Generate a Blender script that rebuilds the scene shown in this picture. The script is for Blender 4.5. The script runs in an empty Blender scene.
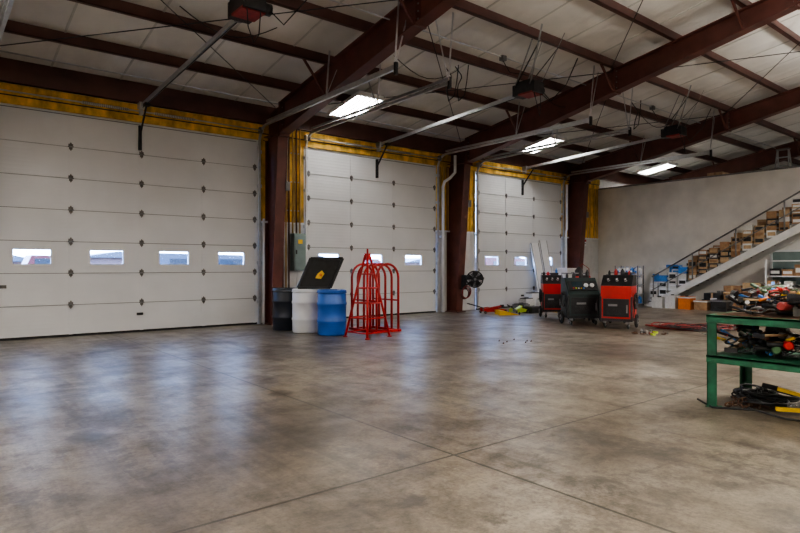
import bpy, bmesh, math, random
from mathutils import Vector, Matrix
random.seed(7)
V=Vector
FW=V((0.630,0.777,0)); RT=V((0.777,-0.630,0)); UP=V((0,0,1))

# ---------------------------------------------------------------- materials
def nt(name):
    m=bpy.data.materials.new(name); m.use_nodes=True
    t=m.node_tree; b=t.nodes["Principled BSDF"]; return m,t,b
def mat(name,col,rough=0.5,metal=0.0,var=0.12,scale=6,bump=0.0,bscale=30,emit=None,es=0,alpha=None,stretch=(1,1,1)):
    m,t,b=nt(name)
    b.inputs['Roughness'].default_value=rough; b.inputs['Metallic'].default_value=metal
    tc=t.nodes.new('ShaderNodeTexCoord'); mp=t.nodes.new('ShaderNodeMapping'); mp.inputs['Scale'].default_value=stretch
    t.links.new(tc.outputs['Object'],mp.inputs['Vector'])
    n=t.nodes.new('ShaderNodeTexNoise'); n.inputs['Scale'].default_value=scale; n.inputs['Detail'].default_value=5
    t.links.new(mp.outputs[0],n.inputs['Vector'])
    r=t.nodes.new('ShaderNodeValToRGB')
    c=V(col[:3])
    r.color_ramp.elements[0].position=.3; r.color_ramp.elements[1].position=.7
    r.color_ramp.elements[0].color=(*(c*(1-var)),1); r.color_ramp.elements[1].color=(*[min(1,x*(1+var)) for x in c],1)
    t.links.new(n.outputs['Fac'],r.inputs['Fac']); t.links.new(r.outputs[0],b.inputs['Base Color'])
    if bump:
        n2=t.nodes.new('ShaderNodeTexNoise'); n2.inputs['Scale'].default_value=bscale; n2.inputs['Detail'].default_value=4
        t.links.new(mp.outputs[0],n2.inputs['Vector'])
        bp=t.nodes.new('ShaderNodeBump'); bp.inputs['Strength'].default_value=bump; bp.inputs['Distance'].default_value=.02
        t.links.new(n2.outputs['Fac'],bp.inputs['Height']); t.links.new(bp.outputs[0],b.inputs['Normal'])
    if emit:
        b.inputs['Emission Color'].default_value=(*emit,1); b.inputs['Emission Strength'].default_value=es
    return m

def floor_mat():
    m,t,b=nt('polished_concrete'); N=t.nodes; L=t.links
    geo=N.new('ShaderNodeNewGeometry'); P=geo.outputs['Position']
    def noise(s,d=6,r=.6,dist=0,st=None,off=None):
        n=N.new('ShaderNodeTexNoise'); n.inputs['Scale'].default_value=s; n.inputs['Detail'].default_value=d
        n.inputs['Roughness'].default_value=r; n.inputs['Distortion'].default_value=dist
        if st or off:
            mp=N.new('ShaderNodeMapping'); mp.inputs['Scale'].default_value=st or (1,1,1); mp.inputs['Location'].default_value=off or (0,0,0); L.new(P,mp.inputs['Vector']); L.new(mp.outputs[0],n.inputs['Vector'])
        else: L.new(P,n.inputs['Vector'])
        return n.outputs['Fac']
    def ramp(f,stops):
        r=N.new('ShaderNodeValToRGB'); e=r.color_ramp.elements
        while len(e)<len(stops): e.new(.5)
        for i,(p,c) in enumerate(stops):
            e[i].position=p; e[i].color=(*c,1) if len(c)==3 else c
        L.new(f,r.inputs['Fac']); return r.outputs[0]
    def mth(op,a,b_=None):
        n=N.new('ShaderNodeMath'); n.operation=op
        for i,x in enumerate((a,b_)):
            if x is None: continue
            if isinstance(x,(int,float)): n.inputs[i].default_value=x
            else: L.new(x,n.inputs[i])
        return n.outputs[0]
    def mul(c1,c2,fac=1.0):
        n=N.new('ShaderNodeMixRGB'); n.blend_type='MULTIPLY'; n.inputs[0].default_value=fac
        L.new(c1,n.inputs[1]); L.new(c2,n.inputs[2]); return n.outputs[0]
    def over(c,f,col):
        gx=N.new('ShaderNodeMixRGB'); L.new(f,gx.inputs[0]); L.new(c,gx.inputs[1]); gx.inputs[2].default_value=(*col,1); return gx.outputs[0]
    big=noise(.35,8,.62,.3); med=noise(1.3,12,.72,.2); fine=noise(38,6,.75)
    c=ramp(big,[(.30,(.115,.092,.066)),(.46,(.190,.158,.118)),(.60,(.265,.228,.178)),(.8,(.33,.295,.24))])
    c=mul(c,ramp(med,[(.28,(.28,.27,.26)),(.42,(.66,.65,.64)),(.52,(1.0,1.0,1.0)),(.72,(1.25,1.23,1.20))]))
    c=mul(c,ramp(fine,[(.34,(.62,.62,.62)),(.5,(1,1,1)),(.66,(1.15,1.15,1.15))]))
    mot=noise(6,12,.82)
    c=mul(c,ramp(mot,[(.36,(.55,.54,.53)),(.48,(.95,.95,.95)),(.66,(1.18,1.17,1.15))]))
    tr=noise(1.0,6,.7,.3,(5.5,.35,1))
    c=mul(c,ramp(tr,[(.50,(1,1,1)),(.66,(.58,.57,.56))]),.9)
    gm=ramp(noise(.6,5,.6,0,None,(7.3,2.1,0)),[(.44,(0,0,0)),(.58,(1,1,1))])
    gs=ramp(noise(3.2,12,.8,.3,None,(1.3,8.1,0)),[(.50,(0,0,0)),(.58,(1,1,1))])
    c=over(c,mth('MULTIPLY',mth('MULTIPLY',gm,gs),.70),(.045,.037,.030))
    # pale scuffs / efflorescence
    ps=ramp(noise(2.1,12,.8,.2,None,(11.3,4.1,0)),[(.60,(0,0,0)),(.66,(1,1,1))])
    c=over(c,mth('MULTIPLY',ps,.25),(.42,.38,.32))
    sep=N.new('ShaderNodeSeparateXYZ'); L.new(P,sep.inputs[0]); X,Y=sep.outputs[0],sep.outputs[1]
    tk=None
    wob=mth('MULTIPLY',mth('SUBTRACT',noise(.25,2),.5),1.2)
    for px in (1.15,1.42,2.15,2.42,4.05,4.33,9.0,10.3):
        k=mth('LESS_THAN',mth('ABSOLUTE',mth('SUBTRACT',mth('ADD',X,wob),px)),.07)
        tk=k if tk is None else mth('MAXIMUM',tk,k)
    tread=ramp(noise(14,4,.7),[(.42,(0,0,0)),(.6,(1,1,1))])
    tm=ramp(noise(.5,4,.6,0,None,(3,5,0)),[(.42,(0,0,0)),(.55,(1,1,1))])
    c=over(c,mth('MULTIPLY',mth('MULTIPLY',mth('MULTIPLY',tk,tread),tm),.6),(.045,.039,.033))
    j=None
    for ax,pos in ((X,(-3.1,2.97,9.1,15.2)),(Y,(-3.05,3.05,9.15))):
        for p in pos:
            k=mth('LESS_THAN',mth('ABSOLUTE',mth('SUBTRACT',ax,p)),.011)
            j=k if j is None else mth('MAXIMUM',j,k)
    c=over(c,mth('MULTIPLY',j,.88),(.022,.018,.014))
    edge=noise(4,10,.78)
    # oil stains and dirt; broad near-left ones paint foreground shade into the colour: (x, y, radius, softness, strength)
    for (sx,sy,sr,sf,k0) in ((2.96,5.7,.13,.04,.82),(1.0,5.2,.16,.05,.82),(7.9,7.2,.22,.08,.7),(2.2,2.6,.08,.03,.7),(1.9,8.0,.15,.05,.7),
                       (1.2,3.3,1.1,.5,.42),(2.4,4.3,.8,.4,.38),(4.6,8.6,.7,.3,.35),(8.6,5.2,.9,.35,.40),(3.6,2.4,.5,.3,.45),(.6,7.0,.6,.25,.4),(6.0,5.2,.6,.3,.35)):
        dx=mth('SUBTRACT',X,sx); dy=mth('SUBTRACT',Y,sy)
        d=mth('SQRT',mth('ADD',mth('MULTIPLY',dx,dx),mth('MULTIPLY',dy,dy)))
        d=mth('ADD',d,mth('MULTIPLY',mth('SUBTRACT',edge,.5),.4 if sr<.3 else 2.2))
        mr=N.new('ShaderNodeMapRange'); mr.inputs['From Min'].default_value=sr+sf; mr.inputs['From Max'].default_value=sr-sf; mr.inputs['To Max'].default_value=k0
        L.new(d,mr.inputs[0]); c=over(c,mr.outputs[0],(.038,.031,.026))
    L.new(c,b.inputs['Base Color'])
    L.new(ramp(med,[(.3,(.48,)*3),(.6,(.31,)*3)]),b.inputs['Roughness'])
    b.inputs['Specular IOR Level'].default_value=.55
    bp=N.new('ShaderNodeBump'); bp.inputs['Strength'].default_value=.2; bp.inputs['Distance'].default_value=.01
    L.new(mth('SUBTRACT',noise(9,5,.6),mth('MULTIPLY',j,2.0)),bp.inputs['Height']); L.new(bp.outputs[0],b.inputs['Normal'])
    return m

def ribbed(name,col,axis,period,rough,strength,var=.08,nscale=2,noisebump=0.0,seam=None):
    m=mat(name,col,rough,0,var,nscale); t=m.node_tree; N=t.nodes; L=t.links; b=N['Principled BSDF']
    geo=N.new('ShaderNodeNewGeometry'); sep=N.new('ShaderNodeSeparateXYZ'); L.new(geo.outputs['Position'],sep.inputs[0])
    s=N.new('ShaderNodeMath'); s.operation='MULTIPLY'; s.inputs[1].default_value=2*math.pi/period; L.new(sep.outputs[axis],s.inputs[0])
    q=N.new('ShaderNodeMath'); q.operation='SINE'; L.new(s.outputs[0],q.inputs[0])
    p=N.new('ShaderNodeMath'); p.operation='POWER'; 
    a=N.new('ShaderNodeMath'); a.operation='ABSOLUTE'; L.new(q.outputs[0],a.inputs[0]); L.new(a.outputs[0],p.inputs[0]); p.inputs[1].default_value=6
    h=p.outputs[0]
    if noisebump:
        n=N.new('ShaderNodeTexNoise'); n.inputs['Scale'].default_value=3; n.inputs['Detail'].default_value=3
        ad=N.new('ShaderNodeMath'); ad.operation='MULTIPLY_ADD'; ad.inputs[1].default_value=noisebump
        L.new(geo.outputs['Position'],n.inputs['Vector']); L.new(n.outputs['Fac'],ad.inputs[0]); L.new(h,ad.inputs[2]); h=ad.outputs[0]
    bp=N.new('ShaderNodeBump'); bp.inputs['Strength'].default_value=strength; bp.inputs['Distance'].default_value=.02
    L.new(h,bp.inputs['Height']); L.new(bp.outputs[0],b.inputs['Normal'])
    return m

M={}
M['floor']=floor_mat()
M['door']=ribbed('door_white',(.74,.75,.755),2,.152,.5,.08,.05,1.2)
M['ceil']=ribbed('vinyl_insulation',(.71,.69,.65),0,1.22,.42,.6,.12,1.0,2.4)
M['brown']=mat('red_oxide_steel',(.115,.038,.028),.45,0,.3,3)
M['brown2']=mat('purlin_oxide_steel',(.10,.042,.033),.45,0,.35,2)
M['yellow']=mat('yellow_insulation',(.68,.42,.075),.8,0,.45,3,.6,12,stretch=(2,1,1))
M['foam']=mat('tan_insulation',(.55,.37,.14),.9,0,.4,5,.8,20,stretch=(8,1,.6))
M['linerwhite']=mat('liner_white',(.68,.68,.66),.5,0,.1,4)
M['block']=mat('painted_wall',(.82,.80,.76),.75,0,.10,1.6,.35,18)
M['plain']=mat('plain_wall',(.55,.54,.51),.8,0,.1,2)
M['galv']=mat('galvanised',(.55,.56,.57),.35,.8,.1,10)
M['gmat']=mat('grey_metal',(.22,.22,.22),.5,.3,.2,8)
M['hinge']=mat('hinge_steel',(.16,.15,.14),.45,.6,.2,12)
M['dark']=mat('dark_steel',(.030,.030,.032),.5,.3,.3,10)
M['black']=mat('black_plastic',(.012,.012,.013),.5,0,.3,8)
M['rubber']=mat('rubber',(.02,.02,.02),.8,0,.3,10)
M['red']=mat('red_paint',(.47,.018,.016),.35,0,.15,5)
M['red2']=mat('red_faded',(.26,.028,.025),.55,0,.3,6)
M['green']=mat('green_bench_paint',(.014,.10,.050),.45,0,.4,9)
M['teal']=mat('dark_green_panel',(.016,.032,.032),.4,0,.2,6)
M['blue']=mat('blue_plastic',(.012,.10,.42),.35,0,.1,3)
M['navy']=mat('black_blue_plastic',(.008,.011,.02),.4,0,.2,3)
M['white']=mat('white_plastic',(.80,.81,.82),.4,0,.06,5)
M['yel']=mat('yellow_paint',(.80,.50,.02),.4,0,.15,8)
M['lime']=mat('lime_paint',(.50,.65,.05),.4,0,.1,8)
M['orange']=mat('orange_plastic',(.65,.18,.02),.45,0,.15,8)
M['card']=mat('cardboard',(.32,.19,.10),.8,0,.2,12)
M['card2']=mat('cardboard_light',(.45,.31,.18),.8,0,.2,12)
M['label']=mat('label_white',(.7,.7,.68),.6,0,.1,20)
M['steel']=mat('worn_steel',(.34,.33,.32),.35,.9,.3,25)
M['rust']=mat('rusty_steel',(.14,.075,.045),.65,.5,.5,20)
M['bluep']=mat('blue_print',(.04,.20,.55),.5,0,.2,12)
M['elec']=mat('electrical_grey_green',(.20,.27,.26),.5,0,.1,5)
M['screen']=mat('screen_glass',(.03,.05,.06),.1,0,.2,4)
M['dgreen']=mat('olive_paint',(.05,.12,.05),.5,0,.3,8)
M['tube']=mat('fluorescent_tube',(.9,.9,.9),.4,0,.01,5,emit=(1.0,.98,.95),es=48)
M['refl']=mat('fixture_reflector',(.85,.85,.85),.3,0,.02,5)
M['asphalt']=mat('asphalt',(.06,.06,.06),.9,0,.2,2)
M['bldg']=mat('far_cladding',(.12,.07,.06),.8,0,.2,.3)
M['carred']=mat('vehicle_red',(.10,.006,.005),.4,0,.1,2)
M['cargrey']=mat('vehicle_grey',(.045,.05,.06),.4,0,.1,2)
M['carglass']=mat('vehicle_glass',(.01,.012,.015),.2,0,.1,2)
def glass():
    m=bpy.data.materials.new('window_acrylic'); m.use_nodes=True; t=m.node_tree; t.nodes.clear()
    o=t.nodes.new('ShaderNodeOutputMaterial'); tr=t.nodes.new('ShaderNodeBsdfTransparent'); g=t.nodes.new('ShaderNodeBsdfGlossy'); g.inputs['Roughness'].default_value=.05
    mx=t.nodes.new('ShaderNodeMixShader'); n=t.nodes.new('ShaderNodeTexNoise'); n.inputs['Scale'].default_value=4
    r=t.nodes.new('ShaderNodeMapRange'); r.inputs['To Min'].default_value=.03; r.inputs['To Max'].default_value=.10
    t.links.new(n.outputs['Fac'],r.inputs[0]); t.links.new(r.outputs[0],mx.inputs[0]); t.links.new(tr.outputs[0],mx.inputs[1]); t.links.new(g.outputs[0],mx.inputs[2]); t.links.new(mx.outputs[0],o.inputs[0]); return m
M['glass']=glass()

# ---------------------------------------------------------------- mesh builder
class B:
    def __init__(s): s.bm=bmesh.new(); s.ms=[]
    def mi(s,m):
        if m not in s.ms: s.ms.append(m)
        return s.ms.index(m)
    def face(s,vs,m,sm=False):
        try: f=s.bm.faces.new(vs)
        except ValueError: return
        f.material_index=s.mi(m); f.smooth=sm
    def box(s,c,sz,m,R=None):
        c=V(c); h=V(sz)/2; vs=[]
        for x in(-1,1):
            for y in(-1,1):
                for z in(-1,1):
                    p=V((x*h.x,y*h.y,z*h.z))
                    if R is not None: p=R@p
                    vs.append(s.bm.verts.new(c+p))
        for q in((0,1,3,2),(4,6,7,5),(0,4,5,1),(2,3,7,6),(0,2,6,4),(1,5,7,3)): s.face([vs[i] for i in q],m)
    def bx(s,x0,x1,y0,y1,z0,z1,m): s.box(((x0+x1)/2,(y0+y1)/2,(z0+z1)/2),(abs(x1-x0),abs(y1-y0),abs(z1-z0)),m)
    def beam(s,p0,p1,w,h,m):
        p0=V(p0);p1=V(p1);d=p1-p0; L=d.length; d.normalize()
        u=UP if abs(d.z)<.95 else V((0,1,0)); r=d.cross(u).normalized(); u=r.cross(d)
        R=Matrix((r,d,u)).transposed(); s.box((p0+p1)/2,(w,L,h),m,R)
    def prism(s,pts,ext,m,sm=False):
        ext=V(ext); a=[s.bm.verts.new(V(p)) for p in pts]; b=[s.bm.verts.new(V(p)+ext) for p in pts]; n=len(a)
        s.face(a,m); s.face(b[::-1],m)
        for i in range(n): s.face([a[i],b[i],b[(i+1)%n],a[(i+1)%n]],m,sm)
    def tube(s,pts,r,m,n=8,closed=False,caps=True):
        pts=[V(p) for p in pts]; k=len(pts); rs=r if isinstance(r,(list,tuple)) else [r]*k
        rings=[]; prev=None
        for i,p in enumerate(pts):
            if closed: d=pts[(i+1)%k]-pts[i-1]
            else: d=pts[min(i+1,k-1)]-pts[max(i-1,0)]
            if d.length<1e-9: d=V((0,0,1))
            d.normalize()
            if prev is None:
                a=d.orthogonal().normalized() if abs(d.z)<.99 else V((1,0,0))
                if n==4: a=(d.cross(UP).normalized() if abs(d.z)<.95 else V((1,0,0)))
            else:
                a=prev-d*prev.dot(d)
                if a.length<1e-6: a=d.orthogonal()
                a.normalize()
            prev=a; b=d.cross(a)
            off=math.pi/4 if n==4 else 0
            rings.append([s.bm.verts.new(p+(a*math.cos(off+2*math.pi*j/n)+b*math.sin(off+2*math.pi*j/n))*rs[i]) for j in range(n)])
        for i in range(k if closed else k-1):
            A=rings[i];C=rings[(i+1)%k]
            for j in range(n): s.face([A[j],A[(j+1)%n],C[(j+1)%n],C[j]],m,n>4)
        if caps and not closed:
            s.face(rings[0][::-1],m); s.face(rings[-1],m)
    def cyl(s,p0,p1,r,m,n=20,r2=None): s.tube([p0,p1],[r,r if r2 is None else r2],m,n)
    def lathe(s,prof,c,m,n=32,axis='Z',R=None):
        c=V(c); rings=[]
        for (r,z) in prof:
            ring=[]
            for j in range(n):
                a=2*math.pi*j/n; p=V((r*math.cos(a),r*math.sin(a),z))
                if R is not None: p=R@p
                ring.append(s.bm.verts.new(c+p))
            rings.append(ring)
        for i in range(len(rings)-1):
            for j in range(n): s.face([rings[i][j],rings[i][(j+1)%n],rings[i+1][(j+1)%n],rings[i+1][j]],m,True)
        s.face(rings[0][::-1],m); s.face(rings[-1],m)
    def ring(s,c,R_,r,m,ax=V((0,0,1)),n=24,k=8,sx=1):
        ax=V(ax).normalized(); a=ax.orthogonal().normalized() if abs(ax.z)<.99 else V((1,0,0)); b=ax.cross(a)
        s.tube([V(c)+a*math.cos(2*math.pi*i/n)*R_*sx+b*math.sin(2*math.pi*i/n)*R_ for i in range(n)],r,m,k,True)
    def obj(s,name,loc=(0,0,0),rz=0,bev=0,subs=0):
        bmesh.ops.recalc_face_normals(s.bm,faces=s.bm.faces)
        me=bpy.data.meshes.new(name); s.bm.to_mesh(me); s.bm.free()
        for m in s.ms: me.materials.append(M[m])
        o=bpy.data.objects.new(name,me); bpy.context.collection.objects.link(o)
        o.location=loc; o.rotation_euler=(0,0,rz)
        if bev:
            md=o.modifiers.new('bevel','BEVEL'); md.width=bev; md.segments=2; md.limit_method='ANGLE'; md.angle_limit=math.radians(50)
        return o

YW=12.94; SL=.167; RIDGE=2.0
XW,XE,XM=-6.0,30.0,20.3; YS=-9.0
def zr(y):
    return 4.93+SL*(YW-y) if y>=RIDGE else 4.93+SL*(YW-RIDGE)-SL*(RIDGE-y)
DOORS=[(.92,6.13,[1.62,2.90,4.22,5.50]),(7.45,11.80,[8.10,9.50,10.93]),(13.55,17.92,[14.22,15.64,17.05])]
DH=4.27
# ---------------------------------------------------------------- shell
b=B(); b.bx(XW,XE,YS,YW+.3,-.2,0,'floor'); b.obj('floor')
b=B()
xs=[XW,.92,6.13,7.45,11.80,13.55,17.92,XE]
for i in range(0,8,2): b.bx(xs[i],xs[i+1],YW+.002,YW+.2,0,DH,'linerwhite')
b.bx(XW,XE,YW+.002,YW+.2,DH,5.3,'linerwhite'); b.obj('wall_north')
b=B(); b.bx(XW,XE,YS-.2,YS,0,5.3,'plain'); b.obj('wall_south')
b=B(); b.bx(XW-.2,XW,YS,YW,0,7.2,'plain'); b.obj('wall_west')
b=B(); b.bx(XE,XE+.2,YS,YW,0,7.2,'plain'); b.obj('wall_far_east')
b=B(); b.bx(XM,XM+.18,YS,YW,0,4.30,'block'); b.obj('wall_east')
b=B(); b.bx(XM-.02,XM+.20,YS,YW,4.30,4.35,'gmat'); b.obj('trim_wall_cap')
b=B(); b.bx(XM+.18,XE,YS,YW,3.15,3.3,'plain'); b.obj('floor_mezzanine')
b=B()
t=.21
for (ya,yb) in ((YW+.3,RIDGE),(RIDGE,YS-.3)):
    za,zb=zr(ya)+t,zr(yb)+t
    b.prism([(XW-.3,ya,za),(XW-.3,yb,zb),(XW-.3,yb,zb+.12),(XW-.3,ya,za+.12)],(XE-XW+.6,0,0),'ceil')
b.obj('ceiling')
b=B()
x=XW+.6
while x<XE:
    for (ya,yb) in ((YW,RIDGE),):
        b.prism([(x,ya,zr(ya)+t-.012),(x,yb,zr(yb)+t-.012),(x,yb,zr(yb)+t+.002),(x,ya,zr(ya)+t+.002)],(.035,0,0),'plain')
    x+=1.22
b.obj('trim_insulation_seams')
b=B(); ys=[YW-.04-1.37*k for k in range(8)]+[RIDGE-.4-1.37*k for k in range(8)]
for y in ys:
    z=zr(y)
    b.bx(XW,XE,y-.01,y+.01,z,z+.21,'brown2'); b.bx(XW,XE,y-.075,y,z,z+.014,'brown2'); b.bx(XW,XE,y-.075,y-.065,z,z+.03,'brown2')
    b.bx(XW,XE,y,y+.07,z+.192,z+.206,'brown2')
b.bx(XW,XE,YW-.16,YW-.05,4.70,4.93,'brown2')
b.obj('roof_purlins')
def frame(X):
    b=B(); w=.012
    def web(p): b.prism([(X-w/2,y,z) for y,z in p],(w,0,0),'brown')
    def fl(y0,z0,y1,z1,W=.25,T=.022): b.beam((X,y0,z0),(X,y1,z1),W,T,'brown')
    web([(12.9,0.02),(12.50,0.02),(12.15,4.36),(12.15,zr(12.15)),(12.9,zr(12.9))])
    b.beam((X,12.50,0.02),(X,12.15,4.36),.25,.022,'brown'); b.beam((X,12.9,0.02),(X,12.9,zr(12.9)-.02),.25,.022,'brown')
    b.bx(X-.16,X+.16,12.38,12.93,0.001,.025,'brown')
    fl(12.16,4.36,12.9,4.40)
    b.bx(X-.125,X+.125,12.10,12.13,4.30,zr(12.1)-.0,'brown'); b.bx(X-.125,X+.125,12.06,12.085,4.30,zr(12.1)-.0,'brown')
    for z in (4.42,4.55,4.68,4.81,4.94):
        for sx in(-.07,.07): b.cyl((X+sx,12.04,z),(X+sx,12.15,z),.016,'gmat',6)
    bot=[(12.13,4.36),(3.8,6.08),(RIDGE,6.32)]
    web([(12.13,4.36),(3.8,6.08),(RIDGE,6.32),(RIDGE,zr(RIDGE)-.02),(12.13,zr(12.13)-.02)])
    for a,c in zip(bot,bot[1:]): fl(*a,*c)
    fl(12.13,zr(12.13)-.012,RIDGE,zr(RIDGE)-.012)
    for y in (7.4,3.8):
        zb=4.36+(12.13-y)*.2065
        b.bx(X-.125,X+.125,y-.03,y+.03,zb-.03,zr(y)-.01,'brown')
        for k in range(4):
            z=zb+.08+k*(zr(y)-zb-.14)/3.
            for sx in(-.07,.07): b.cyl((X+sx,y-.05,z),(X+sx,y+.05,z),.016,'gmat',6)
    web([(RIDGE,6.32),(-8.2,4.36),(-8.2,zr(-8.2)-.02),(RIDGE,zr(RIDGE)-.02)])
    fl(RIDGE,6.32,-8.2,4.36); fl(RIDGE,zr(RIDGE)-.012,-8.2,zr(-8.2)-.012)
    web([(-8.96,.02),(-8.5,.02),(-8.2,4.36),(-8.2,zr(-8.2)),(-8.96,zr(-8.96))])
    b.beam((X,-8.5,.02),(X,-8.2,4.36),.25,.022,'brown'); b.beam((X,-8.96,.02),(X,-8.96,zr(-8.96)-.02),.25,.022,'brown')
    for k in (2,4,6):
        y=YW-.04-1.37*k; zb=4.36+(12.13-y)*.2065
        for sx in (-1,1): b.beam((X+sx*.1,y,zb+.02),(X+sx*.62,y,zr(y)+.03),.04,.04,'brown')
    b.obj('steel_rigid_frame')
for X in (.45,6.42,12.38,18.38,24.4): frame(X)
b=B()
for (x0,x1) in ((.6,6.3),(6.55,12.25),(12.5,18.3)):
    for (ya,yb) in ((12.3,7.5),(7.5,2.3)):
        b.cyl((x0,ya,zr(ya)-.05),(x1,yb,zr(yb)-.05),.009,'dark',6); b.cyl((x1,ya,zr(ya)-.05),(x0,yb,zr(yb)-.05),.009,'dark',6)
b.obj('roof_brace_cables')
b=B()
for X in (6.58,12.54,18.54):
    b.tube([(X,12.3,3.2),(X,12.2,4.5),(X,11.9,zr(11.9)-.18),(X,2.2,zr(2.2)-.1)],.014,'galv',6)
    b.bx(X-.05,X+.05,12.2,12.3,3.1,3.3,'gmat')
for y in (12.15,8.2): b.tube([(.5,y,zr(y)-.03),(29,y,zr(y)-.03)],.013,'galv',6)
for (x,y) in ((3.0,8.2),(9.4,8.2),(15.5,8.2)):
    z=zr(y); b.bx(x-.06,x+.06,y-.05,y+.05,z-.1,z,'gmat')
    b.tube([(x,y,z-.1),(x+.1,y-.1,z-.35),(x+.3,y-.3,z-.4),(x+.55,y-.5,z-.5)],.008,'black',6)
for i in range(4):
    x=3.2+i*4.1; y=9.5-.3*i
    b.tube([(x+1.6*k/8,y-.2*k/8,zr(y)-.02-.32*math.sin(math.pi*k/8)) for k in range(9)],.008,'black',6)
b.obj('electrical_conduit_lines')

b=B()
y0=YW-.05
b.bx(XW,XM,y0-.02,YW,DH+.06,4.47,'yellow'); b.bx(XW,XM,y0-.05,YW,4.49,4.68,'yellow')
b.bx(XW,XM,y0-.03,YW,4.468,4.492,'dark')
for (a,c) in ((.42,.86),(6.19,7.39),(11.86,13.49),(17.98,XM-.02)):
    b.bx(a,c,y0+.012,YW,2.42,DH+.06,'yellow')
    k=a+.1
    while k<c-.05:
        b.bx(k,k+.05,y0-.012,y0+.014,2.42,DH+.04,'foam' if random.random()<.6 else 'yellow'); k+=.16
b.obj('trim_yellow_header')
b=B()
for (a,c) in ((6.19,7.39),(11.86,13.49),(17.98,XM-.02)):
    k=a
    while k<c-.02:
        w=min(.2,c-k); b.bx(k+.006,k+w-.006,YW-.045,YW,0.01,2.38,'linerwhite'); k+=w
    b.bx(a,c,YW-.06,YW,2.38,2.43,'white')
b.obj('trim_wainscot_panels')

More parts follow.
